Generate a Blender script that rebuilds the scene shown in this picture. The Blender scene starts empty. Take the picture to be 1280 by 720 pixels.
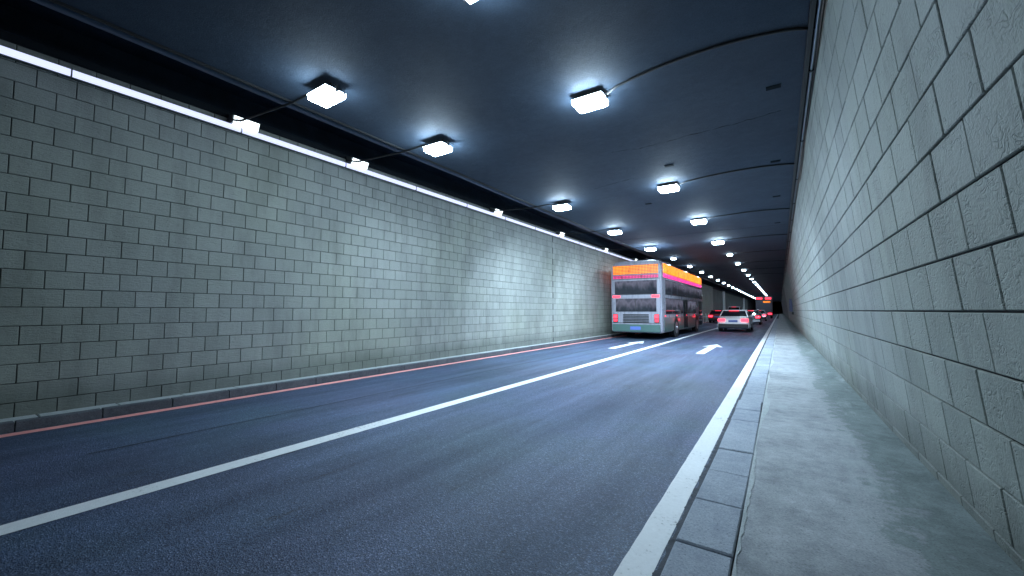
import bpy, bmesh, math, random
from mathutils import Vector, Matrix
R = math.radians
random.seed(11)
sc = bpy.context.scene
C = sc.collection

# ------------------------------------------------------------------ camera, sky, exposure
FPX = 500.0                                   # focal length in pixels of a 1280 wide picture
PITCH = math.atan(28 / FPX)
YAW = math.atan(335 / FPX * math.cos(PITCH))
CAMZ = 1.4
cam = bpy.data.cameras.new('camera'); cam_o = bpy.data.objects.new('camera', cam); C.objects.link(cam_o)
cam.sensor_width = 36; cam.lens = FPX / 1280 * 36; cam.clip_start = 0.05; cam.clip_end = 3000
cam_o.location = (0, 0, CAMZ); cam_o.rotation_euler = (math.pi / 2 + PITCH, 0, YAW)
sc.camera = cam_o

world = bpy.data.worlds.new('World'); sc.world = world; world.use_nodes = True
wn = world.node_tree.nodes; wl = world.node_tree.links
sky = wn.new('ShaderNodeTexSky'); sky.sky_type = 'NISHITA'; sky.sun_disc = False
sky.sun_elevation = R(-5); sky.sun_rotation = R(180); sky.ozone_density = 3
wl.new(sky.outputs[0], wn['Background'].inputs[0]); wn['Background'].inputs[1].default_value = 0.05

sc.view_settings.view_transform = 'Standard'; sc.view_settings.look = 'None'
sc.view_settings.exposure = 0.32; sc.view_settings.gamma = 1.0
sc.view_settings.use_curve_mapping = False
sc.render.engine = 'CYCLES'
sc.cycles.use_denoising = True
sc.cycles.max_bounces = 4; sc.cycles.diffuse_bounces = 2; sc.cycles.glossy_bounces = 2
sc.cycles.sample_clamp_indirect = 6; sc.cycles.caustics_reflective = False; sc.cycles.caustics_refractive = False

LAMP_POWER = 120.0
SPOT_POWER = 960.0
LAMP_TINT = (0.64, 0.84, 1.0)

# ------------------------------------------------------------------ node helpers
def new_mat(name):
    m = bpy.data.materials.new(name); m.use_nodes = True
    nt = m.node_tree
    return m, nt.nodes, nt.links, nt.nodes['Principled BSDF']

def plain(name, col, rough=0.5, metal=0.0, spec=0.5, coat=0.0):
    m, n, l, b = new_mat(name)
    b.inputs['Base Color'].default_value = (*col, 1); b.inputs['Roughness'].default_value = rough
    b.inputs['Metallic'].default_value = metal; b.inputs['Specular IOR Level'].default_value = spec
    b.inputs['Coat Weight'].default_value = coat
    return m

def glow(name, col, strength, base=(0.1, 0.1, 0.1), sampled=False):
    m, n, l, b = new_mat(name)
    if not sampled: m.cycles.emission_sampling = 'NONE'
    b.inputs['Base Color'].default_value = (*base, 1)
    b.inputs['Emission Color'].default_value = (*col, 1); b.inputs['Emission Strength'].default_value = strength
    return m

def math_node(n, l, op, a, b=None, clamp=False):
    x = n.new('ShaderNodeMath'); x.operation = op; x.use_clamp = clamp
    for i, v in enumerate((a, b)):
        if v is None: continue
        if hasattr(v, 'is_linked'): l.new(v, x.inputs[i])
        else: x.inputs[i].default_value = v
    return x.outputs[0]

def ramp(n, l, fac, stops):
    r = n.new('ShaderNodeValToRGB'); e = r.color_ramp.elements
    while len(e) < len(stops): e.new(0.5)
    for i, (p, c) in enumerate(stops):
        e[i].position = p; e[i].color = (*c, 1) if len(c) == 3 else c
    l.new(fac, r.inputs[0]); return r.outputs[0]

def g(v): return (v, v, v)

def mapped(n, l, scale=(1, 1, 1), coord='Object', rot=(0, 0, 0)):
    t = n.new('ShaderNodeTexCoord'); mp = n.new('ShaderNodeMapping')
    mp.inputs['Scale'].default_value = scale; mp.inputs['Rotation'].default_value = rot
    if coord == 'World':
        ge = n.new('ShaderNodeNewGeometry'); l.new(ge.outputs['Position'], mp.inputs[0])
    else:
        l.new(t.outputs[coord], mp.inputs[0])
    return mp.outputs[0]

def noise(n, l, vec, scale, detail=4, rough=0.55, dist=0.0):
    t = n.new('ShaderNodeTexNoise'); t.inputs['Scale'].default_value = scale
    t.inputs['Detail'].default_value = detail; t.inputs['Roughness'].default_value = rough
    t.inputs['Distortion'].default_value = dist
    l.new(vec, t.inputs['Vector']); return t.outputs['Fac']

def mix(n, l, fac, a, b, blend='MIX'):
    x = n.new('ShaderNodeMix'); x.data_type = 'RGBA'; x.blend_type = blend
    if hasattr(fac, 'is_linked'): l.new(fac, x.inputs[0])
    else: x.inputs[0].default_value = fac
    for i, v in ((6, a), (7, b)):
        if hasattr(v, 'is_linked'): l.new(v, x.inputs[i])
        else: x.inputs[i].default_value = (*v, 1)
    return x.outputs[2]

def bump(n, l, b, height, strength=0.5, dist=0.01, normal=None):
    x = n.new('ShaderNodeBump'); x.inputs['Strength'].default_value = strength; x.inputs['Distance'].default_value = dist
    l.new(height, x.inputs['Height'])
    if normal is not None: l.new(normal, x.inputs['Normal'])
    l.new(x.outputs[0], b.inputs['Normal']); return x.outputs[0]

# ------------------------------------------------------------------ materials
def block_mat(name, c_lo, c_hi, embossed):
    m, n, l, b = new_mat(name)
    ge = n.new('ShaderNodeNewGeometry'); oi = n.new('ShaderNodeObjectInfo')
    rnd = math_node(n, l, 'FRACT', math_node(n, l, 'ADD', ge.outputs['Random Per Island'], oi.outputs['Random']))
    w = mapped(n, l, coord='World')
    big = noise(n, l, w, 0.8, 3)
    wstr = mapped(n, l, (1, 1.6, 0.35), coord='World')
    stain = noise(n, l, wstr, 1.3, 4, 0.65)
    f = math_node(n, l, 'ADD', math_node(n, l, 'MULTIPLY', rnd, 0.55), math_node(n, l, 'MULTIPLY', big, 0.45))
    col = mix(n, l, f, c_lo, c_hi)
    hue = noise(n, l, w, 0.33, 2)
    col = mix(n, l, ramp(n, l, hue, [(0.45, g(0)), (0.65, g(0.45))]), col, mix(n, l, 1.0, col, (0.97, 1.0, 0.86), 'MULTIPLY'))
    st = ramp(n, l, stain, [(0.36, g(0.80)), (0.50, g(0.97)), (0.66, g(1.03))])
    col = mix(n, l, 1.0, col, st, 'MULTIPLY')
    fine = noise(n, l, w, 90, 2, 0.7)
    col = mix(n, l, 0.35, col, ramp(n, l, fine, [(0.3, g(0.62)), (0.7, g(1.25))]), 'MULTIPLY')
    # foot of the wall: splash dirt band with a ragged upper edge
    sep = n.new('ShaderNodeSeparateXYZ'); l.new(ge.outputs['Position'], sep.inputs[0])
    hz = math_node(n, l, 'ADD', sep.outputs['Z'], math_node(n, l, 'MULTIPLY', big, -0.5))
    dirt = ramp(n, l, hz, [(0.0, g(0.62)), (0.35, g(1.0))])
    col = mix(n, l, 1.0, col, dirt, 'MULTIPLY')
    l.new(col, b.inputs['Base Color'])
    b.inputs['Roughness'].default_value = 0.62; b.inputs['Specular IOR Level'].default_value = 0.35
    if embossed:
        wr = mapped(n, l, (1, 1.0, 1.55), coord='World', rot=(R(28), 0, 0))
        ns = noise(n, l, wr, 12, 1.2, 0.5, 1.2)
        mask = ramp(n, l, noise(n, l, w, 5.5, 2), [(0.46, g(0.12)), (0.6, g(1.0))])
        ridge = math_node(n, l, 'SUBTRACT', 1.0, math_node(n, l, 'MULTIPLY', math_node(n, l, 'ABSOLUTE', math_node(n, l, 'SUBTRACT', ns, 0.5)), 13.0), clamp=True)
        rough = noise(n, l, w, 60, 2, 0.7)
        h = math_node(n, l, 'ADD', math_node(n, l, 'MULTIPLY', math_node(n, l, 'MULTIPLY', ridge, mask), -0.5), math_node(n, l, 'ADD', math_node(n, l, 'MULTIPLY', ns, 0.55), math_node(n, l, 'MULTIPLY', rough, 0.55)))
        bump(n, l, b, h, 0.75, 0.011)
    else:
        wr = mapped(n, l, (1, 0.45, 2.2), coord='World')
        ns = noise(n, l, wr, 26, 4, 0.65, 0.6)
        rough = noise(n, l, w, 70, 2, 0.7)
        h = math_node(n, l, 'ADD', ns, math_node(n, l, 'MULTIPLY', rough, 0.4))
        bump(n, l, b, h, 0.8, 0.012)
    return m

M = {}
M['block_l'] = block_mat('wall block teal grey', (0.275, 0.295, 0.275), (0.37, 0.388, 0.365), False)
M['block_r'] = block_mat('wall block embossed', (0.255, 0.28, 0.27), (0.36, 0.385, 0.37), True)
M['mortar'] = plain('dark mortar', (0.018, 0.021, 0.025), 0.9)

def asphalt():
    m, n, l, b = new_mat('asphalt')
    w = mapped(n, l, coord='World')
    v = n.new('ShaderNodeTexVoronoi'); v.inputs['Scale'].default_value = 130; l.new(w, v.inputs['Vector'])
    v2 = n.new('ShaderNodeTexVoronoi'); v2.inputs['Scale'].default_value = 60; l.new(w, v2.inputs['Vector'])
    sv = n.new('ShaderNodeSeparateColor'); l.new(v.outputs['Color'], sv.inputs[0])
    grain = ramp(n, l, sv.outputs[0], [(0.0, (0.013, 0.023, 0.048)), (0.6, (0.036, 0.062, 0.122)), (0.9, (0.066, 0.098, 0.17)), (1.0, (0.16, 0.20, 0.29))])
    st = mapped(n, l, (1.1, 0.10, 1), coord='World')
    lane = noise(n, l, st, 1.15, 4, 0.6)
    patch = noise(n, l, w, 0.55, 5, 0.65)
    tone = ramp(n, l, math_node(n, l, 'ADD', math_node(n, l, 'MULTIPLY', lane, 0.6), math_node(n, l, 'MULTIPLY', patch, 0.4)), [(0.36, g(0.62)), (0.62, g(1.45))])
    col = mix(n, l, 1.0, grain, tone, 'MULTIPLY')
    hue = noise(n, l, w, 0.42, 3, 0.6)
    col = mix(n, l, 1.0, col, ramp(n, l, hue, [(0.36, (0.95, 1.06, 0.92)), (0.5, (1, 1, 1)), (0.64, (1.12, 0.98, 1.02))]), 'MULTIPLY')
    oil = noise(n, l, mapped(n, l, (2.4, 0.35, 1), coord='World'), 1.7, 4, 0.7)
    col = mix(n, l, 1.0, col, ramp(n, l, oil, [(0.30, g(0.5)), (0.40, g(1.0))]), 'MULTIPLY')
    l.new(col, b.inputs['Base Color'])
    l.new(ramp(n, l, lane, [(0.35, g(0.66)), (0.65, g(0.44))]), b.inputs['Roughness'])
    h = math_node(n, l, 'ADD', v.outputs['Distance'], math_node(n, l, 'MULTIPLY', v2.outputs['Distance'], 0.7))
    bump(n, l, b, h, 0.75, 0.005)
    return m
M['asphalt'] = asphalt()

def paint(name, col, wear):
    m, n, l, b = new_mat(name)
    w = mapped(n, l, coord='World')
    f = noise(n, l, w, 30, 5, 0.75); f2 = noise(n, l, w, 2.5, 4)
    s = math_node(n, l, 'ADD', math_node(n, l, 'MULTIPLY', f, 0.65), math_node(n, l, 'MULTIPLY', f2, 0.35))
    c = ramp(n, l, s, [(wear - 0.05, tuple(x * 0.28 for x in col)), (wear + 0.02, tuple(x * 0.86 for x in col)), (0.7, col)])
    l.new(c, b.inputs['Base Color']); b.inputs['Roughness'].default_value = 0.6
    bump(n, l, b, noise(n, l, w, 140, 3), 0.5, 0.003)
    return m
M['paint'] = paint('white road paint', (0.78, 0.80, 0.82), 0.40)
M['paint_trail_red'] = paint('edge line in trail red', (0.95, 0.38, 0.35), 0.33)  # left edge line, coloured red in place of a red light trail

def concrete(name, lo, hi, scale=1.0, damp=False):
    m, n, l, b = new_mat(name)
    w = mapped(n, l, coord='World')
    big = noise(n, l, w, 0.9 * scale, 4, 0.65); mid = noise(n, l, w, 7 * scale, 4, 0.7); fine = noise(n, l, w, 85, 3, 0.75)
    s = math_node(n, l, 'ADD', math_node(n, l, 'MULTIPLY', big, 0.55), math_node(n, l, 'MULTIPLY', mid, 0.45))
    col = ramp(n, l, s, [(0.33, lo), (0.66, hi)])
    col = mix(n, l, 0.75, col, ramp(n, l, fine, [(0.30, g(0.25)), (0.42, g(0.9)), (0.55, g(1.0)), (0.72, g(1.45))]), 'MULTIPLY')
    rough = 0.8
    if damp:
        # long damp, mossy stain that creeps out from the wall foot
        ge = n.new('ShaderNodeNewGeometry'); sep = n.new('ShaderNodeSeparateXYZ'); l.new(ge.outputs['Position'], sep.inputs[0])
        x = math_node(n, l, 'ADD', sep.outputs['X'], 0.0)
        e = math_node(n, l, 'ADD', x, math_node(n, l, 'MULTIPLY', math_node(n, l, 'SUBTRACT', s, 0.5), 1.7))
        f = ramp(n, l, e, [(0.50, g(0.0)), (0.60, g(1.0))])
        col = mix(n, l, math_node(n, l, 'MULTIPLY', f, 0.85), col, mix(n, l, 1.0, col, (0.44, 0.53, 0.49), 'MULTIPLY'))
        light = noise(n, l, mapped(n, l, (2.0, 0.5, 1), coord='World'), 1.5, 5, 0.7)
        col = mix(n, l, ramp(n, l, light, [(0.55, g(0)), (0.68, g(0.5))]), col, (0.42, 0.46, 0.48))
    l.new(col, b.inputs['Base Color']); b.inputs['Roughness'].default_value = rough
    h = math_node(n, l, 'ADD', math_node(n, l, 'MULTIPLY', mid, 0.8), math_node(n, l, 'MULTIPLY', fine, 0.5))
    bump(n, l, b, h, 0.9, 0.010)
    return m
M['walk'] = concrete('sidewalk concrete', (0.185, 0.205, 0.225), (0.47, 0.49, 0.52), 1.0, True)
M['kerbstone'] = concrete('granite kerb stone', (0.24, 0.275, 0.34), (0.40, 0.44, 0.50), 1.6)
M['kerb_dark'] = concrete('dark kerb face', (0.05, 0.06, 0.075), (0.11, 0.125, 0.145), 1.6)  # kerb face coloured darker than the stones on top
M['kerb_l'] = concrete('pale kerb stone', (0.34, 0.38, 0.39), (0.50, 0.54, 0.55), 1.6)
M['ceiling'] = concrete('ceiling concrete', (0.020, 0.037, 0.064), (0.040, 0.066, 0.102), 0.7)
M['seam_fill'] = plain('seam filler', (0.02, 0.03, 0.045), 0.9)
M['slot'] = concrete('blue black slot shade', (0.014, 0.026, 0.045), (0.035, 0.06, 0.10), 0.5)  # darkness of the unlit slot put into its colour
M['recess_black'] = plain('black recess shade', (0.012, 0.016, 0.02), 0.9, spec=0.1)  # near black stands in for shade in recesses, cracks and vent holes
M['tar'] = concrete('tar edge', (0.02, 0.025, 0.035), (0.055, 0.065, 0.085), 3)
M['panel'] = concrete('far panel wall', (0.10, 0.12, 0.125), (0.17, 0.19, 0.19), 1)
M['dark'] = plain('dark metal', (0.02, 0.022, 0.025), 0.5, 0.3)
M['cable'] = plain('black cable', (0.008, 0.009, 0.011), 0.6)
M['housing'] = plain('lamp housing', (0.16, 0.18, 0.18), 0.45, 0.6)
M['steel'] = plain('galvanised conduit', (0.32, 0.35, 0.38), 0.38, 0.85)
M['brown'] = plain('brown cable sheath', (0.10, 0.075, 0.06), 0.55)
M['lens'] = glow('lit lamp lens', LAMP_TINT, LAMP_POWER, sampled=True)
M['lens_dim'] = glow('lit lamp lens, first pair', LAMP_TINT, LAMP_POWER * 0.45, sampled=True)
M['lens_inner'] = glow('lit lamp lens, inner zone', LAMP_TINT, LAMP_POWER * 0.3)
M['lens_small'] = glow('lit wall lamp lens', (0.80, 0.93, 1.0), 3.0)
M['strip'] = glow('trail glow', (0.60, 0.66, 1.0), 1.1)  # glow of the strip added in place of a white light trail
M['rubber'] = plain('tyre rubber', (0.015, 0.015, 0.016), 0.8)
M['rim'] = plain('alloy rim', (0.35, 0.36, 0.38), 0.35, 0.8)
M['glass'] = plain('dark vehicle glass', (0.012, 0.016, 0.022), 0.06, 0, 0.6)
M['red_lamp'] = glow('lit red tail lamp', (1.0, 0.025, 0.05), 4.5, (0.3, 0.01, 0.01))
M['red_soft'] = glow('red lamp glow strip', (1.0, 0.03, 0.07), 2.2, (0.3, 0.01, 0.01))
M['white_lamp'] = glow('lit white lamp', (0.95, 0.95, 1.0), 8.0)
M['plate'] = plain('number plate', (0.10, 0.16, 0.45), 0.4)
M['white_paint'] = plain('white car paint', (0.62, 0.63, 0.66), 0.25, 0, 0.5, 0.6)
M['black_paint'] = plain('black car paint', (0.02, 0.022, 0.03), 0.2, 0, 0.5, 0.8)
M['silver_paint'] = plain('silver car paint', (0.33, 0.35, 0.39), 0.28, 0.5, 0.5, 0.6)
M['red_paint'] = plain('dark red car paint', (0.25, 0.02, 0.03), 0.25, 0, 0.5, 0.6)
def grimy(name, col):
    m, n, l, b = new_mat(name)
    d = noise(n, l, mapped(n, l, (3, 1.2, 0.6)), 1.6, 4, 0.7)
    l.new(mix(n, l, ramp(n, l, d, [(0.38, g(0.0)), (0.62, g(0.7))]), col, tuple(c * 0.45 for c in col)), b.inputs['Base Color'])
    l.new(ramp(n, l, d, [(0.4, g(0.22)), (0.65, g(0.6))]), b.inputs['Roughness']); b.inputs['Coat Weight'].default_value = 0.4
    return m
M['bus_body'] = grimy('bus lavender grey paint', (0.30, 0.30, 0.36))
M['bus_green'] = plain('bus green skirt paint', (0.06, 0.12, 0.11), 0.35, 0, 0.5, 0.4)
M['truck_box'] = plain('truck box paint', (0.06, 0.065, 0.10), 0.45)
M['blue_sign'] = plain('blue enamel', (0.02, 0.03, 0.12), 0.35)
M['rail'] = plain('white rail paint', (0.72, 0.74, 0.76), 0.4)

def led_matrix(name, lo, hi, strength, scale):
    """scrolling dot-matrix sign: lit dots on a dark board"""
    m, n, l, b = new_mat(name)
    t = n.new('ShaderNodeTexCoord')
    v = n.new('ShaderNodeTexVoronoi'); v.inputs['Scale'].default_value = scale; v.inputs['Randomness'].default_value = 0.0
    l.new(t.outputs['Object'], v.inputs['Vector'])
    dot = ramp(n, l, v.outputs['Distance'], [(0.36, g(1)), (0.52, g(0.12))])
    on = noise(n, l, mapped(n, l, (1, 1, 0.6)), 5.0, 2)
    onr = ramp(n, l, on, [(0.30, g(0.45)), (0.45, g(1))])
    col = mix(n, l, on, lo, hi)
    b.inputs['Base Color'].default_value = (0.01, 0.01, 0.01, 1)
    m.cycles.emission_sampling = 'NONE'
    l.new(col, b.inputs['Emission Color'])
    l.new(math_node(n, l, 'MULTIPLY', math_node(n, l, 'MULTIPLY', dot, onr), strength), b.inputs['Emission Strength'])
    return m
M['led_orange'] = led_matrix('orange dot matrix', (1.0, 0.16, 0.01), (1.0, 0.34, 0.015), 2.4, 14)
def glow_glass():
    """tinted bus glass with a painted saloon glow: pale band above, dark seat shapes below"""
    m, n, l, b = new_mat('bus glass with painted glow')  # emission pattern painted on the panes imitates a lit saloon
    t = n.new('ShaderNodeTexCoord'); sep = n.new('ShaderNodeSeparateXYZ'); l.new(t.outputs['Object'], sep.inputs[0])
    seats = noise(n, l, mapped(n, l, (2.2, 2.2, 1.1)), 2.0, 2, 0.5)
    zz = math_node(n, l, 'FRACT', math_node(n, l, 'MULTIPLY', math_node(n, l, 'SUBTRACT', sep.outputs['Z'], 1.22), 1.02))
    h = math_node(n, l, 'ADD', zz, math_node(n, l, 'MULTIPLY', math_node(n, l, 'SUBTRACT', seats, 0.5), 0.9))
    e = ramp(n, l, h, [(0.22, (0.004, 0.005, 0.008)), (0.34, (0.03, 0.03, 0.045)), (0.62, (0.11, 0.105, 0.15)), (0.75, (0.05, 0.05, 0.075))])
    b.inputs['Base Color'].default_value = (0.012, 0.014, 0.02, 1); b.inputs['Roughness'].default_value = 0.06
    l.new(e, b.inputs['Emission Color']); b.inputs['Emission Strength'].default_value = 0.9
    m.cycles.emission_sampling = 'NONE'
    return m
M['glow_glass'] = glow_glass()
M['led_pink'] = led_matrix('magenta dot matrix', (1.0, 0.03, 0.22), (1.0, 0.06, 0.42), 2.0, 14)

# ------------------------------------------------------------------ mesh helpers
def mesh(name, verts, faces, smooth=False):
    me = bpy.data.meshes.new(name); me.from_pydata(verts, [], faces); me.update()
    if smooth:
        for p in me.polygons: p.use_smooth = True
    return me

def link(name, me, mat=None, parent=None, loc=(0, 0, 0), rot=(0, 0, 0)):
    o = bpy.data.objects.new(name, me); C.objects.link(o)
    if mat is not None and me is not None and not me.materials: me.materials.append(M[mat] if isinstance(mat, str) else mat)
    o.location = loc; o.rotation_euler = rot
    if parent is not None: o.parent = parent
    return o

class MB:
    def __init__(s): s.v = []; s.f = []
    def add(s, v, f):
        k = len(s.v); s.v += [tuple(p) for p in v]; s.f += [tuple(i + k for i in q) for q in f]; return s
    def box(s, a, b):
        x0, y0, z0 = a; x1, y1, z1 = b
        return s.add([(x0,y0,z0),(x1,y0,z0),(x1,y1,z0),(x0,y1,z0),(x0,y0,z1),(x1,y0,z1),(x1,y1,z1),(x0,y1,z1)],
                     [(3,2,1,0),(4,5,6,7),(0,1,5,4),(1,2,6,5),(2,3,7,6),(3,0,4,7)])
    def prism(s, prof, axis, a, b):
        """profile of 2-D points swept along axis from a to b"""
        n = len(prof)
        def P(p, t):
            return {'x': (t, p[0], p[1]), 'y': (p[0], t, p[1]), 'z': (p[0], p[1], t)}[axis]
        v = [P(p, a) for p in prof] + [P(p, b) for p in prof]
        f = [(i, (i + 1) % n, n + (i + 1) % n, n + i) for i in range(n)] + [tuple(range(n))[::-1], tuple(range(n, 2 * n))]
        return s.add(v, f)
    def tube(s, pts, r, k=8):
        pts = [Vector(p) for p in pts]; v = []; f = []
        for i, p in enumerate(pts):
            t = (pts[min(i + 1, len(pts) - 1)] - pts[max(i - 1, 0)]).normalized()
            u = t.cross(Vector((0, 0, 1)))
            if u.length < 1e-3: u = t.cross(Vector((1, 0, 0)))
            u.normalize(); w = t.cross(u)
            for j in range(k):
                a = 2 * math.pi * j / k; v.append(p + (u * math.cos(a) + w * math.sin(a)) * r)
        for i in range(len(pts) - 1):
            for j in range(k):
                f.append((i*k+j, i*k+(j+1)%k, (i+1)*k+(j+1)%k, (i+1)*k+j))
        f.append(tuple(range(k))[::-1]); f.append(tuple(range((len(pts)-1)*k, len(pts)*k)))
        return s.add(v, f)
    def disc(s, c, axis, r0, r1, t0, t1, k=18):
        """solid of revolution piece along axis x between t0 (radius r0) and t1 (radius r1)"""
        v = []
        for r, t in ((r0, t0), (r1, t1)):
            for j in range(k):
                a = 2 * math.pi * j / k; v.append((c[0] + t, c[1] + r * math.cos(a), c[2] + r * math.sin(a)))
        f = [(j, (j+1) % k, k + (j+1) % k, k + j) for j in range(k)] + [tuple(range(k))[::-1], tuple(range(k, 2*k))]
        return s.add(v, f)
    def build(s, name, mat, parent=None, loc=(0, 0, 0), smooth=False, bev=0.0):
        me = mesh(name, s.v, s.f)
        bm = bmesh.new(); bm.from_mesh(me)
        bmesh.ops.recalc_face_normals(bm, faces=bm.faces)
        if bev > 0:
            bmesh.ops.bevel(bm, geom=[e for e in bm.edges if e.is_manifold and e.calc_face_angle(0) > 0.5], offset=bev, segments=2, affect='EDGES', clamp_overlap=True)
        bm.to_mesh(me); bm.free()
        if smooth:
            for p in me.polygons: p.use_smooth = True
        return link(name, me, mat, parent, loc)

def tag(o, label, cat, group=None):
    o['label'] = label; o['category'] = cat
    if group: o['group'] = group
    return o
def struct(o, kind='structure'):
    o['kind'] = kind; return o
def empty(name, loc, rz=0):
    o = bpy.data.objects.new(name, None); C.objects.link(o); o.location = loc; o.rotation_euler = (0, 0, rz); o.empty_display_size = 0.2; return o
def copy_tree(o, parent=None):
    c = o.copy(); C.objects.link(c); c.parent = parent
    for ch in o.children:
        if not ch.name.startswith(('cable', 'stem')): copy_tree(ch, c)      # each lamp gets its own cable
    return c

CY, SY = math.cos(YAW), math.sin(YAW)
FWD = Vector((-SY * math.cos(PITCH), CY * math.cos(PITCH), math.sin(PITCH)))
RGT = Vector((CY, SY, 0)); UPV = RGT.cross(FWD)
def project(p):
    q = Vector(p) - Vector((0, 0, CAMZ)); d = q.dot(FWD)
    if d < 0.05: return None
    return 640 + FPX * q.dot(RGT) / d, 360 - FPX * q.dot(UPV) / d

# ------------------------------------------------------------------ the setting
Y0, Y1 = -9.0, 190.0
X_WL = -7.75            # face of the far wall's blocks
X_KL = -7.36            # left kerb face
X_KR = -0.52            # right kerb face
X_WR = 0.95             # right wall foot
LEAN = 0.1015           # right wall leans in by this much per metre
WALK = 0.12
ZC = 4.62               # ceiling soffit
X_CE = -6.14            # ceiling slab edge over the left lane
X_CR = 0.36
YF = 62.0               # blocks can be told apart as far as this

ground = struct(MB().add([(-300, -300, -0.03), (300, -300, -0.03), (300, 600, -0.03), (-300, 600, -0.03)], [(0, 1, 2, 3)]).build('ground', 'tar'))
road = struct(MB().add([(X_KL - 0.02, Y0, 0), (X_KR + 0.02, Y0, 0), (X_KR + 0.02, Y1, 0), (X_KL - 0.02, Y1, 0)], [(0, 1, 2, 3)]).build('road', 'asphalt'))

def marking(name, x0, x1, y0, y1, mat='paint', jitter=0.0022, z=0.004):
    rnd = random.Random(int(x0 * 1000)); v = []; f = []
    ys = [y0]
    while ys[-1] < y1: ys.append(ys[-1] + (0.12 if ys[-1] < 14 else 1.5))
    for y in ys:
        v += [(x0 + rnd.uniform(-jitter, jitter), y, z), (x1 + rnd.uniform(-jitter, jitter), y, z)]
    for i in range(len(ys) - 1): f.append((2*i, 2*i+1, 2*i+3, 2*i+2))
    return link(name, mesh(name, v, f), mat, road)
marking('edge_line', -0.775, -0.605, Y0, Y1)
marking('centre_line', -4.255, -4.065, Y0, Y1)
marking('edge_line', -7.32, -7.16, Y0, Y1, 'paint_trail_red')
marking('tar_seam', -5.66, -5.63, 1.0, Y1, 'tar')
# ragged tar seam between the edge line and the kerb
rnd = random.Random(5); v = []; f = []
y = Y0; ys = []
while y < 40: ys.append(y); y += 0.045 if y < 10 else 0.4
for y in ys:
    xl = -0.598 + rnd.uniform(-0.012, 0.014); xr = X_KR + 0.018 + rnd.uniform(-0.008, 0.006)
    v += [(xl, y, 0.006), ((xl + xr) / 2, y, 0.018 + rnd.uniform(-0.006, 0.008)), (xr, y, 0.012)]
for i in range(len(ys) - 1):
    f += [(3*i, 3*i+1, 3*i+4, 3*i+3), (3*i+1, 3*i+2, 3*i+5, 3*i+4)]
link('tar_edge', mesh('tar_edge', v, f), 'tar', road)
def arrow(x, y, L=3.6):
    w, hw, hl = 0.13, 0.36, 1.3
    pts = [(-w, 0), (w, 0), (w, L - hl), (hw, L - hl - 0.12), (0, L), (-hw, L - hl - 0.12), (-w, L - hl)]
    me = mesh('lane_arrow', [(px, py, 0.004) for px, py in pts], [(0, 1, 2, 6), (2, 3, 4), (6, 2, 4), (6, 4, 5)])
    return link('lane_arrow', me, 'paint', road, (x, y, 0))
arrow(-2.2, 14.2, 4.3); arrow(-5.2, 14.3, 4.3)

# sidewalk sheet and mortar strip, kerbs of single stones
def sheet(name, x0, x1, z, mat, nx=1, y0=Y0, y1=Y1):
    return MB().add([(x0, y0, z), (x1, y0, z), (x1, y1, z), (x0, y1, z)], [(0, 1, 2, 3)]).build(name, mat)
walk = struct(sheet('sidewalk', -0.235, 1.2, WALK, 'walk'))
rnd = random.Random(8); v = []; f = []; ys = []; y = 0.0
while y < 30: ys.append(y); y += 0.07 if y < 8 else 0.5
for y in ys:
    k = 0.5 + 0.5 * math.sin(y * 1.7) * math.sin(y * 0.61 + 1)
    v += [(-0.232, y, WALK + 0.004), (-0.232 + 0.008 + 0.075 * k * k + rnd.uniform(-0.008, 0.008), y, WALK + 0.004)]
for i in range(len(ys) - 1): f.append((2*i, 2*i+1, 2*i+3, 2*i+2))
link('mortar_strip', mesh('mortar_strip', v, f), 'kerb_l', walk)
for (xs, ya, yb) in ((-0.02, 0.9, 2.3), (0.03, 6.5, 6.52)):
    pass
for yj in (9.4, 19.6):                       # expansion joints of the walk
    vv = []; ff = []
    for i in range(13):
        x = -0.13 + i * 0.09; dy = rnd.uniform(-0.006, 0.006); vv += [(x, yj + dy, WALK + 0.003), (x, yj + dy + 0.012, WALK + 0.003)]
    for i in range(12): ff.append((2*i, 2*i+2, 2*i+3, 2*i+1))
    link('joint', mesh('joint', vv, ff), 'mortar', walk)

def slab_mesh(name, sx, sy, sz, c=0.008):
    """stone with its upper edges chamfered: origin at the low corner"""
    v = [(0,0,0),(sx,0,0),(sx,sy,0),(0,sy,0),(0,0,sz-c),(sx,0,sz-c),(sx,sy,sz-c),(0,sy,sz-c),(c,c,sz),(sx-c,c,sz),(sx-c,sy-c,sz),(c,sy-c,sz)]
    f = [(0,1,5,4),(1,2,6,5),(2,3,7,6),(3,0,4,7),(4,5,9,8),(5,6,10,9),(6,7,11,10),(7,4,8,11),(8,9,10,11)]
    return mesh(name, v, f)
kerb_r = struct(MB().box((X_KR + 0.02, Y0, -0.02), (-0.24, Y1, WALK - 0.02)).build('kerb', 'mortar'))
SL = 0.60
ksr = slab_mesh('kerb_stone', 0.282, SL - 0.011, 0.15)
i = 0; y = 1.835 - 16 * SL
rnd = random.Random(3)
while y < 75:
    link('kerb_stone', ksr, 'kerbstone', kerb_r, (X_KR + rnd.uniform(-0.006, 0.006), y, WALK - 0.146 + rnd.uniform(-0.004, 0.003)), (0, rnd.uniform(-0.01, 0.01), rnd.uniform(-0.008, 0.008)))
    y += SL
kerb_l = struct(MB().box((X_WL - 0.2, Y0, -0.02), (X_KL - 0.03, Y1, 0.08)).build('kerb', 'mortar'))
KL = 0.72
ksl = slab_mesh('kerb_stone', 0.11, KL - 0.012, 0.12)
gut = slab_mesh('kerb_top_stone', 0.26, KL - 0.012, 0.11)
y = 0.0
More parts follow.
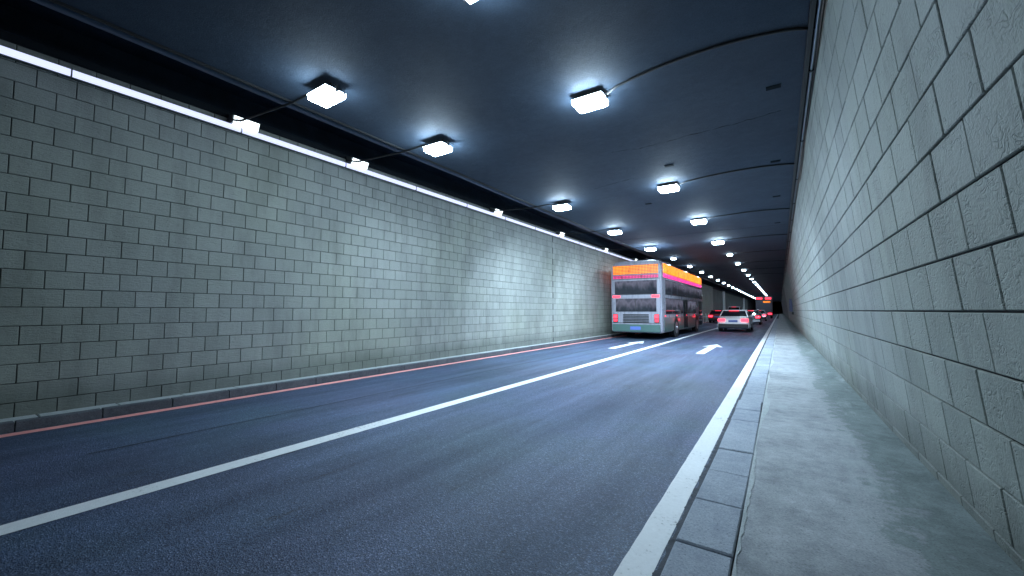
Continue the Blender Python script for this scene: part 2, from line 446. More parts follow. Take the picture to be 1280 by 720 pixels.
while y < 75:
    link('kerb_stone', ksl, 'kerb_dark', kerb_l, (X_KL - 0.11, y, rnd.uniform(-0.003, 0.003)))
    link('kerb_top_stone', gut, 'kerb_l', kerb_l, (X_WL + 0.01, y + 0.2, rnd.uniform(-0.002, 0.002)))
    y += KL

# ------------------------------------------------------------------ block walls
def block_mesh(L, H, gap, depth=0.03, c=0.0045):
    """one block, lower corner at origin, face towards +x (depth along x), length along y"""
    a, b = gap / 2, gap / 2
    y0, y1, z0, z1 = a, L - a, b, H - b
    v = [(-depth, y0, z0), (-depth, y1, z0), (-depth, y1, z1), (-depth, y0, z1),
         (-c, y0, z0), (-c, y1, z0), (-c, y1, z1), (-c, y0, z1),
         (0, y0 + c, z0 + c), (0, y1 - c, z0 + c), (0, y1 - c, z1 - c), (0, y0 + c, z1 - c)]
    f = [(0,1,5,4),(1,2,6,5),(2,3,7,6),(3,0,4,7),(4,5,9,8),(5,6,10,9),(6,7,11,10),(7,4,8,11),(8,9,10,11)]
    return v, f

def block_wall(root, L, H, gap, zj, rows, phase, mat, place, joints=()):
    """courses of single blocks; the 300 that show largest are objects, the others one joined part"""
    cells = []
    for r in rows:
        z = zj + r * H
        y = phase + (0.5 * L if r % 2 else 0.0)
        n0 = int((Y0 + 8.6 - y) / L) - 1
        y += n0 * L
        while y < YF:
            cuts = [j for j in joints if y < j < y + L]
            segs = [(y, y + L)] if not cuts else [(y, cuts[0] - 0.008), (cuts[0] + 0.008, y + L)]
            for ya, yb in segs:
                if yb - ya > 0.05: cells.append((ya, yb, z))
            y += L
    scored = []
    for (ya, yb, z) in cells:
        m = place(0, ya, z); A = [project(m @ Vector(p)) for p in ((0, 0, 0), (0, yb - ya, 0), (0, yb - ya, H), (0, 0, H))]
        area = 0
        if all(A):
            cx = sum(p[0] for p in A) / 4; cy = sum(p[1] for p in A) / 4
            if -15 < cx < 1295 and -15 < cy < 735:
                area = abs(sum(A[i][0] * A[(i+1) % 4][1] - A[(i+1) % 4][0] * A[i][1] for i in range(4))) / 2
        scored.append((area, ya, yb, z))
    scored.sort(reverse=True)
    shared = {}
    rnd = random.Random(7)
    inv = root.matrix_world.inverted() if False else Matrix.Translation(-Vector(root.location))
    rest = MB()
    for k, (area, ya, yb, z) in enumerate(scored):
        key = round(yb - ya, 3)
        m = inv @ place(rnd.uniform(-0.002, 0.002), ya, z)
        if k < 300 and area > 0:
            if key not in shared: shared[key] = mesh('block', *block_mesh(key, H, gap))
            o = link('block', shared[key], mat, root); o.matrix_local = m
        else:
            v, f = block_mesh(key, H, gap); rest.add([m @ Vector(p) for p in v], f)
    me = mesh('block_courses', rest.v, rest.f)
    o = link('block_courses', me, mat, root); o['kind'] = 'stuff'

# left wall (far side of the road)
wl_root = tag(empty('block_wall', (X_WL, 0, 0)), 'long grey-green block wall beyond the road, smaller blocks, lamps along its top', 'wall')
JL = (14.6, 24.6, 46.0)
block_wall(wl_root, 0.348, 0.232, 0.008, 1.44, range(-6, 14), 0.735, 'block_l', lambda dx, y, z: Matrix.Translation((X_WL + dx, y, z)), JL)
MB().box((-0.4, Y0, 0), (-0.016, YF, 3.1 + CAMZ + 0.2)).build('backing', 'mortar', wl_root)
MB().box((-0.30, Y0, 4.70), (0.0, YF, 4.80)).build('coping', 'recess_black', wl_root)
# plain ribbed far stretch of that wall
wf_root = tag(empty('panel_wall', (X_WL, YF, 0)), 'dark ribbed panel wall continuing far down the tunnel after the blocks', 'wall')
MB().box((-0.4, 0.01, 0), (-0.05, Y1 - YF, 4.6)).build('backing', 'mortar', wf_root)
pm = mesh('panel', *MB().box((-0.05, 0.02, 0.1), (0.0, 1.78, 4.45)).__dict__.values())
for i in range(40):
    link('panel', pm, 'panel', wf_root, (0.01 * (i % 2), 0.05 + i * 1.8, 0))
for yy in (74.0, 118.0):
    o = MB().box((0, -0.35, 0.1), (0.28, 0.35, 4.5)).build('pilaster', 'rail', None, (X_WL + 0.02, yy, 0))
    tag(o, 'pale upright pilaster on the far panel wall, %s of the two' % ('nearer' if yy < 100 else 'farther'), 'pilaster', 'pilasters on the panel wall')

# right wall (beside the sidewalk), leaning in a little
wr_root = tag(empty('block_wall', (X_WR, 0, WALK)), 'tall embossed grey-green block wall rising beside the sidewalk', 'wall')
ang = math.atan(LEAN)
def place_r(dx, y, z):
    # local x of the block looks away from the wall (towards -X); mirrored by turning half round
    return Matrix.Translation((X_WR, 0, WALK)) @ Matrix.Rotation(-ang, 4, 'Y') @ Matrix.Translation((-dx, y, z - WALK)) @ Matrix.Scale(-1, 4, (1, 0, 0))
block_wall(wr_root, 0.482, 0.302, 0.013, 1.40, range(-5, 12), 2.665, 'block_r', place_r, (11.7, 23.2, 34.0))
bk = MB().box((0.016, Y0, -0.2), (0.4, Y1, 5.2)).build('backing', 'mortar', wr_root); bk.rotation_euler = (0, -ang, 0)
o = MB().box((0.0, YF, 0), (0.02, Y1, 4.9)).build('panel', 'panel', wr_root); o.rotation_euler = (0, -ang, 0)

# ------------------------------------------------------------------ ceiling
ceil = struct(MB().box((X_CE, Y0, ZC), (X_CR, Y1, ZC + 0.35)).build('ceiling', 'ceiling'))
MB().box((-9.2, Y0, 5.5), (1.9, Y1, 5.7)).build('upper_slab', 'slot', ceil)
MB().box((-8.9, Y0, 4.86), (-8.5, Y1, 5.49)).build('upper_wall', 'slot', ceil)
MB().box((X_CE - 0.03, Y0, ZC - 0.03), (X_CE - 0.002, Y1, ZC + 0.36)).build('edge_trim', 'dark', ceil)
MB().box((X_CR + 0.002, Y0, ZC - 0.05), (X_CR + 0.05, Y1, ZC + 0.36)).build('edge_trim', 'dark', ceil)
MB().box((X_CR + 0.05, Y0, ZC + 0.10), (1.2, Y1, ZC + 0.34)).build('corner_slab', 'recess_black', ceil)
seam = mesh('seam', *MB().box((X_CE + 0.02, -0.012, -0.004), (X_CR - 0.02, 0.012, 0.01)).__dict__.values())
for k in range(4):
    link('seam', seam, 'seam_fill', ceil, (0, 18.0 + k * 18, ZC))
# hairline cracks with small spalls
def crack(pts, w):
    rnd = random.Random(len(pts)); v = []; f = []; P = []
    for (a, b) in zip(pts, pts[1:]):
        for t in range(10):
            P.append((a[0] + (b[0]-a[0]) * t / 10 + rnd.uniform(-0.012, 0.012), a[1] + (b[1]-a[1]) * t / 10 + rnd.uniform(-0.02, 0.02)))
    for i, (x, y) in enumerate(P):
        ww = w * rnd.uniform(0.2, 1.0) * (1 if rnd.random() > 0.25 else 0.1)
        v += [(x, y - ww, ZC - 0.003), (x, y + ww, ZC - 0.003)]
    for i in range(len(P) - 1): f.append((2*i, 2*i+1, 2*i+3, 2*i+2))
    link('crack', mesh('crack', v, f), 'recess_black', ceil)
crack([(-2.75, 7.75), (-2.2, 7.9), (-1.4, 7.8), (-0.6, 7.75), (0.2, 7.6)], 0.016)
crack([(-4.0, 9.9), (-2.9, 9.6), (-2.6, 9.75)], 0.012)
vent = mesh('vent', *MB().box((-0.09, -0.05, -0.012), (0.09, 0.05, 0.01)).__dict__.values())
for (x, y) in ((0.02, 6.75), (0.02, 10.2), (-1.95, 9.2), (0.02, 13.4), (-3.2, 12.2), (0.02, 17.5)):
    link('vent', vent, 'recess_black', ceil, (x, y, ZC))

# ------------------------------------------------------------------ lamps
NUM = ['first', 'second', 'third', 'fourth', 'fifth', 'sixth', 'seventh', 'eighth', 'ninth', 'tenth']
LY = [3.15, 5.4, 10.6, 15.2, 20.4]
while LY[-1] < 150: LY.append(LY[-1] + 5.25)

def lamp_proto():
    root = empty('ceiling_lamp', (0, 0, 0))
    # housing: shallow tapered tray with cooling fins, mouth downwards
    h = MB()
    h.add([(-0.13,-0.09,0.0),(0.13,-0.09,0.0),(0.13,0.09,0.0),(-0.13,0.09,0.0),(-0.20,-0.14,-0.038),(0.20,-0.14,-0.038),(0.20,0.14,-0.038),(-0.20,0.14,-0.038),
           (-0.232,-0.162,-0.046),(0.232,-0.162,-0.046),(0.232,0.162,-0.046),(-0.232,0.162,-0.046),(-0.232,-0.162,-0.058),(0.232,-0.162,-0.058),(0.232,0.162,-0.058),(-0.232,0.162,-0.058)],
          [(0,1,2,3)] + [(4*k+j, 4*k+(j+1)%4, 4*k+4+(j+1)%4, 4*k+4+j) for k in range(3) for j in range(4)] + [(12,13,14,15)])
    h.build('housing', 'housing', root)
    l = MB().add([(-0.228,-0.158,-0.059),(0.228,-0.158,-0.059),(0.228,0.158,-0.059),(-0.228,0.158,-0.059),(-0.222,-0.152,-0.125),(0.222,-0.152,-0.125),(0.222,0.152,-0.125),(-0.222,0.152,-0.125),
                  (-0.195,-0.125,-0.152),(0.195,-0.125,-0.152),(0.195,0.125,-0.152),(-0.195,0.125,-0.152)],
                 [(4*k+j, 4*k+(j+1)%4, 4*k+4+(j+1)%4, 4*k+4+j) for k in range(2) for j in range(4)] + [(8,9,10,11)])
    l.build('lens', 'lens', root)
    for sx in (-1, 1):
        MB().box((sx * 0.2455 - 0.0095, -0.02, -0.10), (sx * 0.2455 + 0.0095, 0.02, 0.0)).build('bracket', 'dark', root)
        MB().box((sx * 0.245 - 0.025, 0.10, -0.115), (sx * 0.245 + 0.01, 0.125, -0.07)).build('clip', 'dark', root)
    return root
def spot(parent, power):
    d = bpy.data.lights.new('beam', 'SPOT'); d.energy = power; d.color = LAMP_TINT
    d.spot_size = R(158); d.spot_blend = 1.0; d.shadow_soft_size = 0.12
    o = bpy.data.objects.new('beam', d); C.objects.link(o); o.parent = parent
    o.location = (0, 0, -0.20); o.rotation_euler = (R(24), 0, 0)     # thrown forward, along the traffic
proto = lamp_proto(); spot(proto, SPOT_POWER)
protof = empty('ceiling_lamp', (0, 0, 0))
MB().add(*(lambda ch: ([tuple(v.co) for v in ch.data.vertices], [tuple(p.vertices) for p in ch.data.polygons]))([c for c in proto.children if c.name.startswith('housing')][0])).build('housing', 'housing', protof)
lens_ch = [c for c in proto.children if c.name.startswith('lens')][0]
lf = lens_ch.data.copy(); lf.materials.clear(); link('lens', lf, 'lens_inner', protof)
spot(protof, SPOT_POWER * 0.16)
LENS = lens_ch.data
used = {0: False, 1: False}
def place_lamp(x, y, row, i):
    near = i < 9
    src, key = (proto, 0) if i < 5 else (protof, 1)
    if used[key]: t = copy_tree(src)
    else: t = src; used[key] = True
    if i < 5:
        for ch in t.children:
            if ch.name.startswith('lens') and i > 0: ch.data = LENS
            if ch.type == 'LIGHT':
                ch.data = ch.data.copy(); ch.data.energy = SPOT_POWER * (0.02, 0.55, 1.4, 1.2, 0.7)[i]
            if i == 0 and ch.name.startswith('lens'):
                ch.data = ch.data.copy(); ch.data.materials.clear(); ch.data.materials.append(M['lens_dim'])
    else: t.scale = (0.55, 0.7, 0.8)
    drop = (0.07 if row == 0 else 0.02) if i < 5 else 0.0
    t.location = (x, y, ZC - 0.001 - drop); t.rotation_euler = (0, 0, R(random.uniform(-3, 3)))
    rowname = 'over the left lane' if row == 0 else 'over the right lane'
    if i < 10: lab = 'lit white ceiling lamp, %s along the row %s, counted from the camera' % (NUM[i], rowname)
    else: lab = 'tiny far lit lamp in the distant end of the row %s' % rowname
    tag(t, lab, 'lamp', 'ceiling lamps ' + rowname)
    if drop:
        for sx in (-1, 1):
            MB().box((sx * 0.11 - 0.012, -0.012, -0.002), (sx * 0.11 + 0.012, 0.012, drop)).build('stem', 'dark', t)
    # supply cable
    if near:
        if row == 0:
            pts = [(-0.21, 0.0, -0.04), (-0.27, -0.02, drop - 0.03), (-0.34, -0.03, drop - 0.018), (X_CE - x - 0.05, -0.09, drop - 0.05), (X_WL - x + 0.35, -0.26, drop - 0.05), (X_WL - x + 0.06, -0.34, drop + 0.02)]
            cbl = MB().tube(pts, 0.017, 6).build('cable', 'cable', t, smooth=True)
            if i >= 5: cbl.scale = (1 / 0.55, 1 / 0.7, 1 / 0.8)
        else:
            pts = []
            for k in range(15):
                u = k / 14.0; xx = 0.26 + u * (X_CR - x - 0.2)
                pts.append((xx, -0.75 * u * (1 - u) ** 0.8 * 1.15, (drop - 0.018) if k else -0.03))
            cbl = MB().tube(pts, 0.018, 6).build('cable', 'cable', t, smooth=True)
            if i >= 5: cbl.scale = (1 / 0.55, 1 / 0.7, 1 / 0.8)
for i, y in enumerate(LY): place_lamp(-5.3, y, 0, i)
for i, y in enumerate(LY): place_lamp(-2.27, y + ((-0.33, 0.1)[i] if i < 2 else 0), 1, i)

def wall_lamp_proto():
    root = empty('wall_lamp', (0, 0, 0))
    MB().add([(-0.02,-0.16,0.10),(0.12,-0.16,0.06),(0.12,0.16,0.06),(-0.02,0.16,0.10),(-0.02,-0.16,-0.02),(0.10,-0.16,-0.02),(0.10,0.16,-0.02),(-0.02,0.16,-0.02)],
             [(0,1,2,3),(4,5,6,7),(0,1,5,4),(1,2,6,5),(2,3,7,6),(3,0,4,7)]).build('housing', 'housing', root)
    for i in range(8):
        y = -0.15 + i * 0.0385
        MB().add([(0.102, y, -0.015), (0.102, y + 0.03, -0.015), (0.135, y + 0.03, 0.05), (0.135, y, 0.05), (0.10, y, -0.035), (0.10, y + 0.03, -0.035), (0.0, y, -0.035), (0.0, y + 0.03, -0.035)],
                 [(0,1,2,3),(0,1,5,4),(4,5,7,6)]).build('lens_bar', 'lens_small', root)
    return root
wproto = wall_lamp_proto()
for i, y in enumerate(LY[:5] + [LY[5], LY[6]]):
    t = wproto if i == 0 else copy_tree(wproto)
    t.location = (X_WL + 0.03, y - 0.1, 4.60); t.scale = (1.5, 1.3, 1.5)
    tag(t, 'small ribbed lamp on top of the far block wall, %s from the camera' % NUM[i], 'wall lamp', 'small lamps along the wall top')

# glowing strip added along the wall top in place of a white light trail, pipe in the dark slot above it
ls = empty('glow_strip', (X_WL + 0.03, 0, 4.47))
MB().box((0, -1.0, 0.0), (0.05, 40.0, 0.11)).build('channel', 'housing', ls)
y = -0.98
sm = mesh('diffuser', *MB().prism([(0.052, 0.006), (0.085, 0.02), (0.085, 0.09), (0.052, 0.104)], 'y', 0.0, 1.985).__dict__.values())
for k in range(20): link('diffuser', sm, 'strip', ls, (0, -0.98 + k * 2.0, 0))
capm = mesh('end_cap', *MB().box((0.045, -0.014, -0.004), (0.092, 0.0, 0.112)).__dict__.values())
for k in range(1, 20): link('end_cap', capm, 'housing', ls, (0, -0.98 + k * 2.0, 0))
tag(ls, 'thin bluish white glowing strip in place of a light trail along the top of the far block wall', 'glowing strip')
pp = MB().tube([(X_WL + 0.5, yy, 5.12 + 0.01 * math.sin(yy)) for yy in range(-6, 80, 2)], 0.06, 10).build('pipe', plain('painted pipe', (0.10, 0.14, 0.19), 0.4), None, smooth=True)
tag(pp, 'dull blue pipe in the dark slot above the far wall', 'pipe')

# conduit and sagging cable in the corner above the right wall
cd = empty('conduit', (X_CR + 0.085, 0, ZC - 0.02))
MB().tube([(0, yy, 0) for yy in range(-4, 100, 4)], 0.02, 8).build('tube', 'steel', cd, smooth=True)
rnd = random.Random(2)
clip = mesh('clip', *MB().box((-0.05, -0.02, -0.028), (0.03, 0.02, 0.05)).__dict__.values())
for k in range(24): link('clip', clip, 'dark', cd, (0, 1.2 + k * 2.65, 0))
tag(cd, 'thin steel conduit along the ceiling edge above the sidewalk wall', 'conduit')
pts = []
y = -3.0
while y < 60:
    pts.append((X_CR + 0.118 + 0.012 * math.sin(y * 1.1) + rnd.uniform(-0.006, 0.006), y, ZC - 0.03 + 0.018 * math.sin(y * 0.9 + 1) + (-0.05 if 9.5 < y < 12 else 0)))
    y += 0.5
cb = empty('cable_bundle', (0, 0, 0))
MB().tube(pts, 0.013, 6).build('cable', 'brown', cb, smooth=True)
MB().tube([(p[0] + 0.026, p[1], p[2] - 0.012 + 0.012 * math.sin(p[1] * 2)) for p in pts], 0.011, 6).build('cable', 'brown', cb, smooth=True)
tag(cb, 'pair of brown cables sagging beside the steel conduit at the wall top', 'cables')

# ------------------------------------------------------------------ vehicles
def wheel(parent, x, y, r, w, side):
    """wheel at axle height on one side; the outer face looks towards side*x"""
    t = MB()
    t.disc((0, 0, 0), 'x', r * 0.93, r, -w/2, -w/2 + 0.03).disc((0, 0, 0), 'x', r, r, -w/2 + 0.03, w/2 - 0.03).disc((0, 0, 0), 'x', r, r * 0.93, w/2 - 0.03, w/2)
    o = t.build('wheel', 'rubber', parent, (x, y, r))
    k = MB().disc((0, 0, 0), 'x', r * 0.62, r * 0.58, side * w/2, side * (w/2 + 0.012)).disc((0, 0, 0), 'x', r * 0.2, r * 0.16, side * (w/2 + 0.012), side * (w/2 + 0.05))
    k.build('rim', 'rim', o)

def bus(x, y, rz=0):
    """city bus, rear at local y=0, front at y=L"""
    L, W, H = 12.0, 2.5, 3.85
    root = empty('city_bus', (x, y, 0), rz)
    rw = W / 2; z0 = 0.32
    prof = [(-rw + 0.04, z0), (rw - 0.04, z0), (rw, z0 + 0.12), (rw, H - 0.42), (rw - 0.05, H - 0.16), (rw - 0.2, H - 0.02), (rw - 0.5, H + 0.02), (-rw + 0.5, H + 0.02), (-rw + 0.2, H - 0.02), (-rw + 0.05, H - 0.16), (-rw, H - 0.42), (-rw, z0 + 0.12)]
    def scaled(s, dz): return [(px * s, pz if pz < 1 else pz - dz) for px, pz in prof]
    secs = [(0.0, 0.965, 0.10), (0.10, 0.99, 0.03), (0.3, 1, 0), (L - 0.5, 1, 0), (L - 0.15, 0.985, 0.05), (L, 0.93, 0.2)]
    b = MB(); n = len(prof); v = []; f = []
    for yy, s, dz in secs: v += [(px, yy, pz) for px, pz in scaled(s, dz)]
    for i in range(len(secs) - 1):
        for j in range(n): f.append((i*n+j, i*n+(j+1)%n, (i+1)*n+(j+1)%n, (i+1)*n+j))
    f.append(tuple(range(n))[::-1]); f.append(tuple(range((len(secs)-1)*n, len(secs)*n)))
    b.add(v, f).build('body', 'bus_body', root, bev=0.05)
    for s in (-1, 1):
        sk = MB().box((s * rw - 0.006, 0.35, z0 + 0.06), (s * rw + 0.012, L - 0.6, 1.05)).build('skirt', 'bus_green', root)
        for wy in (2.9, 9.2):
            MB().disc((0, 0, 0), 'x', 0.6, 0.6, s * (rw - 0.02), s * (rw + 0.018), 24).build('wheel_arch', 'dark', root, (0, wy, 0.5))
            wheel(root, s * (rw - 0.12), wy, 0.5, 0.3, s)
        # two rows of side windows, each pane with its frame
        for zb, zt, ys in ((1.25, 1.98, (0.7, 2.1, 3.5, 6.3, 7.7)), (2.2, 2.86, (0.7, 2.1, 3.5, 4.9, 6.3, 7.7, 9.1, 10.3))):
            for wy in ys:
                w = MB().box((s * rw - 0.01, wy, zb), (s * rw + 0.008, wy + 1.32, zt)).build('window', 'glow_glass', root)
                MB().box((s * rw, wy - 0.02, zb - 0.025), (s * rw + 0.014, wy + 1.34, zb)).box((s * rw, wy - 0.02, zt), (s * rw + 0.014, wy + 1.34, zt + 0.025)).build('frame', 'dark', w)
        # doors
        for wy in (4.95, 10.1) if s > 0 else ():
            d = MB().box((s * rw - 0.01, wy, 0.42), (s * rw + 0.016, wy + 1.2, 2.02)).build('door', 'glass', root)
            MB().box((s * rw, wy + 0.57, 0.42), (s * rw + 0.024, wy + 0.63, 2.02)).build('frame', 'dark', d)
        # dot matrix boards along the roof edge
        sb = MB().box((s * rw - 0.01, 0.28, 3.22), (s * rw + 0.035, L - 0.7, 3.66)).build('sign_board', 'led_orange', root)
        sb['label'] = 'glowing orange dot-matrix board along the roof edge'
        sp = MB().box((s * rw - 0.01, 0.28, 3.0), (s * rw + 0.03, L - 0.7, 3.17)).build('sign_board', 'led_pink', root)
        sp['label'] = 'glowing magenta dot-matrix strip below the orange board'
        for k in range(5):
            MB().box((s * rw, 0.5 + k * 2.6, 1.1), (s * rw + 0.02, 0.62 + k * 2.6, 1.15)).build('marker_lamp', 'red_soft', root)
    # rear face
    MB().box((-1.02, -0.03, 2.2), (1.02, 0.01, 2.85)).build('rear_window', 'glow_glass', root)
    MB().box((-0.98, -0.03, 1.35), (0.98, 0.01, 1.98)).build('rear_window', 'glow_glass', root)
    o = MB().box((-1.1, -0.05, 3.18), (1.1, 0.02, 3.62)).build('rear_sign', 'led_orange', root); o['label'] = 'glowing orange dot-matrix rear sign'
    o = MB().box((-1.1, -0.045, 2.97), (1.1, 0.02, 3.13)).build('rear_sign', 'led_pink', root)
    MB().box((-1.15, -0.09, 0.36), (1.15, 0.0, 0.72)).build('bumper', 'bus_green', root, bev=0.02)
    for i in range(6): MB().box((-0.62, -0.03, 0.80 + i * 0.075), (0.62, 0.0, 0.84 + i * 0.075)).build('grille_slat', 'dark', root)
    for s in (-1, 1):
        tl = MB().box((s * 1.0 - 0.11, -0.04, 0.82), (s * 1.0 + 0.11, 0.0, 1.22)).build('tail_lamp', 'dark', root)
        MB().box((s * 1.0 - 0.085, -0.055, 1.02), (s * 1.0 + 0.085, -0.041, 1.19)).build('lens', 'red_lamp', tl)
        MB().box((s * 1.0 - 0.085, -0.055, 0.85), (s * 1.0 + 0.085, -0.041, 0.99)).build('lens', 'red_soft', tl)
        MB().box((s * 0.95 - 0.18, -0.04, 2.04), (s * 0.95 + 0.18, 0.0, 2.13)).build('brake_lamp', 'red_lamp', root)
    for zz in (0.78, 2.17, 2.92):
        MB().box((-1.16, -0.012, zz), (1.16, 0.004, zz + 0.018)).build('panel_seam', 'dark', root)
    MB().box((-0.012, -0.036, 1.36), (0.012, -0.0305, 1.97)).build('window_bar', 'dark', root)
    for i in range(3): MB().box((-0.5, 4.0 + i * 2.4, H + 0.02), (0.5, 5.2 + i * 2.4, H + 0.13)).build('roof_vent', 'bus_body', root, bev=0.03)
    MB().box((-0.25, -0.105, 0.46), (0.25, -0.091, 0.62)).build('number_plate', 'plate', root)
    return root
b = bus(-5.85, 19.6)
tag(b, 'tall grey city bus with orange and magenta light boards in the left lane', 'bus')

def car(kind, paint, x, y, L=4.5, W=1.8, H=1.46):
    root = empty(kind, (x, y, 0))
    rw = W / 2
    # side profile of lower body (y, z), rear at y=0
    low = [(0.02, 0.30), (0.0, 0.55), (0.04, 0.86), (0.12, 0.96), (0.75, 0.99), (3.2 * L/4.5, 0.95), (4.25 * L/4.5, 0.80), (L - 0.06, 0.62), (L, 0.42), (L - 0.1, 0.25), (0.3, 0.22)]
    cab = [(0.45, 0.97), (1.05, H - 0.06), (1.55, H), (2.5 * L/4.5, H - 0.03), (3.45 * L/4.5, 0.94)]
    if 'van' in kind:
        low = [(0.0, 0.3), (0.0, 1.0), (3.6, 1.0), (L - 0.1, 0.85), (L, 0.4), (L - 0.1, 0.25), (0.2, 0.22)]
        cab = [(0.02, 0.99), (0.10, H - 0.08), (0.3, H), (3.0, H - 0.02), (3.7, 0.99)]
    def loft(prof, inset):
        v = []; f = []; n = len(prof)
        for s, k in ((-1, 1.0), (-0.86, 0.0), (0.86, 0.0), (1, 1.0)):
            for (py, pz) in prof:
                cy = L / 2; yy = cy + (py - cy) * (1 - inset * k * 0.06)
                v.append((s * rw, yy, pz - (0.05 * k if pz > 0.5 else 0)))
        for i in range(3):
            for j in range(n): f.append((i*n+j, i*n+(j+1)%n, (i+1)*n+(j+1)%n, (i+1)*n+j))
        f.append(tuple(range(n))[::-1]); f.append(tuple(range(3*n, 4*n)))
        return MB().add(v, f)
    loft(low, 0.5).build('body', paint, root, bev=0.02)
    n = len(cab); v = []; f = []
    for s in (-1, 1):
        for py, pz in cab:
            k = (pz - 0.95) / (H - 0.95); v.append((s * rw * (0.95 - 0.2 * k), py, pz))
    for j in range(n): f.append((j, (j+1) % n, n + (j+1) % n, n + j))
    f += [tuple(range(n))[::-1], tuple(range(n, 2*n))]
    MB().add(v, f).build('cabin', paint, root)
    def quad(name, a, bq, m, off):
        # pane on the cabin's rear or front slope
        (ya, za), (yb, zb) = a, bq
        ka, kb = (za - 0.95) / (H - 0.95), (zb - 0.95) / (H - 0.95)
        wa, wb = rw * (0.95 - 0.2 * ka) - 0.07, rw * (0.95 - 0.2 * kb) - 0.07
        MB().add([(-wa, ya + off, za + 0.012), (wa, ya + off, za + 0.012), (wb, yb + off, zb), (-wb, yb + off, zb), (-wa, ya + off + 0.02, za - 0.01), (wa, ya + off + 0.02, za - 0.01), (wb, yb + off + 0.02, zb - 0.02), (-wb, yb + off + 0.02, zb - 0.02)],
                 [(0,1,2,3),(4,5,6,7),(0,1,5,4),(1,2,6,5),(2,3,7,6),(3,0,4,7)]).build(name, m, root)
    quad('rear_window', (cab[0][0] + 0.06, cab[0][1] + 0.04), (cab[1][0] - 0.05, cab[1][1] - 0.03), 'glass', -0.012)
    quad('windscreen', (cab[-1][0] - 0.06, cab[-1][1] + 0.03), (cab[-2][0] + 0.05, cab[-2][1] - 0.03), 'glass', 0.0)
    zt = H - 0.14; kt = (zt - 0.95) / (H - 0.95); kb = (1.0 - 0.95) / (H - 0.95)
    for s in (-1, 1):
        for ya, yb, ta, tb in ((cab[0][0] + 0.35, 1.9, cab[1][0] + 0.12, 1.9), (1.98, cab[-1][0] - 0.25, 1.98, cab[-2][0] - 0.02)):
            xb, xt = s * (rw * (0.95 - 0.2 * kb) + 0.006), s * (rw * (0.95 - 0.2 * kt) + 0.006)
            MB().add([(xb, ya, 1.0), (xb, yb, 1.0), (xt, tb, zt), (xt, ta, zt), (xb - s*0.02, ya, 1.0), (xb - s*0.02, yb, 1.0), (xt - s*0.02, tb, zt), (xt - s*0.02, ta, zt)],
                     [(0,1,2,3),(4,5,6,7),(0,1,5,4),(1,2,6,5),(2,3,7,6),(3,0,4,7)]).build('side_window', 'glass', root)
        for wy in (0.85, L - 0.95): wheel(root, s * (rw - 0.1), wy, 0.32, 0.2, s)
        MB().box((s * (rw - 0.24) - 0.2, -0.03, 0.68), (s * (rw - 0.24) + 0.2, 0.07, 0.86)).build('tail_lamp', 'red_lamp', root, bev=0.015)
        MB().box((s * (rw + 0.02) - 0.07, cab[-1][0] - 0.5, 0.96), (s * (rw + 0.02) + 0.07, cab[-1][0] - 0.38, 1.08)).build('wing_mirror', paint, root, bev=0.015)
    MB().box((-0.26, -0.02, 0.64), (0.26, 0.02, 0.78)).build('number_plate', 'plate', root)
    MB().box((-rw + 0.05, -0.05, 0.30), (rw - 0.05, 0.05, 0.52)).build('bumper', 'dark' if paint != 'black_paint' else 'silver_paint', root, bev=0.02)
    MB().box((-0.3, cab[1][0] - 0.14, H - 0.10), (0.3, cab[1][0] - 0.11, H - 0.07)).build('brake_lamp', 'red_soft', root)
    return root
tag(car('sedan_car', 'white_paint', -2.55, 29.5), 'white car with lit red tail lamps, nearest in the right lane', 'car', 'cars queueing ahead')
tag(car('sedan_car', 'black_paint', -2.45, 45.0), 'black car behind the white one in the right lane', 'car', 'cars queueing ahead')
tag(car('sedan_car', 'red_paint', -5.75, 49.0), 'dark red car ahead of the bus in the left lane', 'car', 'cars queueing ahead')
tag(car('van', 'silver_paint', -5.7, 68.0, 4.8, 1.9, 2.0), 'silver van far ahead in the left lane', 'van', 'cars queueing ahead')
tag(car('sedan_car', 'silver_paint', -2.4, 62.0), 'silver car just behind the dark truck in the right lane', 'car', 'cars queueing ahead')

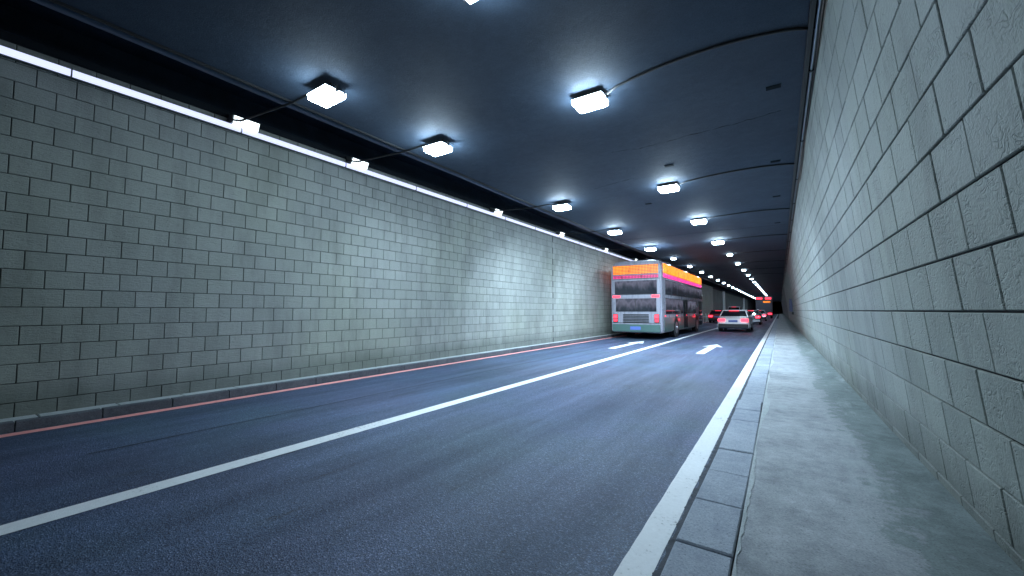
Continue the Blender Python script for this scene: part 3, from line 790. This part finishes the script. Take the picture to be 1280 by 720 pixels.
def truck(x, y):
    root = empty('box_truck', (x, y, 0)); rw = 1.2
    MB().box((-rw, 0.0, 1.0), (rw, 6.4, 3.9)).build('cargo_box', 'truck_box', root, bev=0.04)
    MB().box((-rw + 0.2, 0.3, 0.62), (rw - 0.2, 8.2, 0.98)).build('chassis', 'dark', root)
    MB().prism([(6.6, 0.6), (6.6, 2.7), (7.9, 2.7), (8.4, 1.7), (8.5, 0.6)], 'x', -1.05, 1.05).build('cab', 'truck_box', root)
    for s in (-1, 1):
        MB().box((s * 0.6 - 0.56, -0.02, 1.08), (s * 0.6 + 0.56, 0.01, 3.8)).build('door', 'truck_box', root)
        MB().box((s * 0.85 - 0.28, -0.08, 0.68), (s * 0.85 + 0.28, 0.0, 0.94)).build('tail_lamp', 'red_lamp', root)
        MB().box((s * 0.65 - 0.42, -0.06, 3.35), (s * 0.65 + 0.42, -0.021, 3.62)).build('marker_lamp', 'red_lamp', root)
        for wy in (1.5, 7.3): wheel(root, s * (rw - 0.2), wy, 0.46, 0.28, s)
    MB().box((-1.1, -0.12, 0.45), (1.1, -0.02, 0.6)).build('bumper', 'dark', root)
    MB().box((-0.1, -0.05, 2.72), (0.95, -0.021, 3.0)).build('marker_lamp', 'led_orange', root)
    return root
tag(truck(-2.3, 82.0), 'dark box truck with red lamps at the far end of the right lane', 'truck')

# hooped guard rail along the far left kerb
gr = empty('guard_rail', (X_KL + 0.02, 44.0, 0.0))
MB().box((-0.03, 0, 0.62), (0.03, 60, 0.72)).build('rail', 'rail', gr)
hp = MB(); hp.tube([(0, -0.55, 0.0), (0, -0.55, 0.7), (0, -0.42, 0.92), (0, -0.2, 1.0), (0, 0.2, 1.0), (0, 0.42, 0.92), (0, 0.55, 0.7), (0, 0.55, 0.0)], 0.04, 6)
hpm = mesh('hoop', hp.v, hp.f)
for k in range(24): link('hoop', hpm, 'rail', gr, (0.05, 0.8 + k * 2.4, 0))
tag(gr, 'white hooped guard rail along the far left kerb', 'guard rail')

# enamel cabinet hanging on the right wall far ahead
cbn = empty('wall_cabinet', (0.62, 36.0, 1.3))
MB().box((-0.02, 0, 0), (0.16, 0.5, 0.95)).build('case', 'blue_sign', cbn, bev=0.015)
MB().box((-0.04, 0.04, 0.05), (-0.021, 0.46, 0.9)).build('door', 'blue_sign', cbn)
MB().box((0.10, 0.1, -0.2), (0.24, 0.4, 0.0)).build('bracket', 'dark', cbn)
tag(cbn, 'small dark blue cabinet fixed to the sidewalk wall far ahead', 'cabinet')
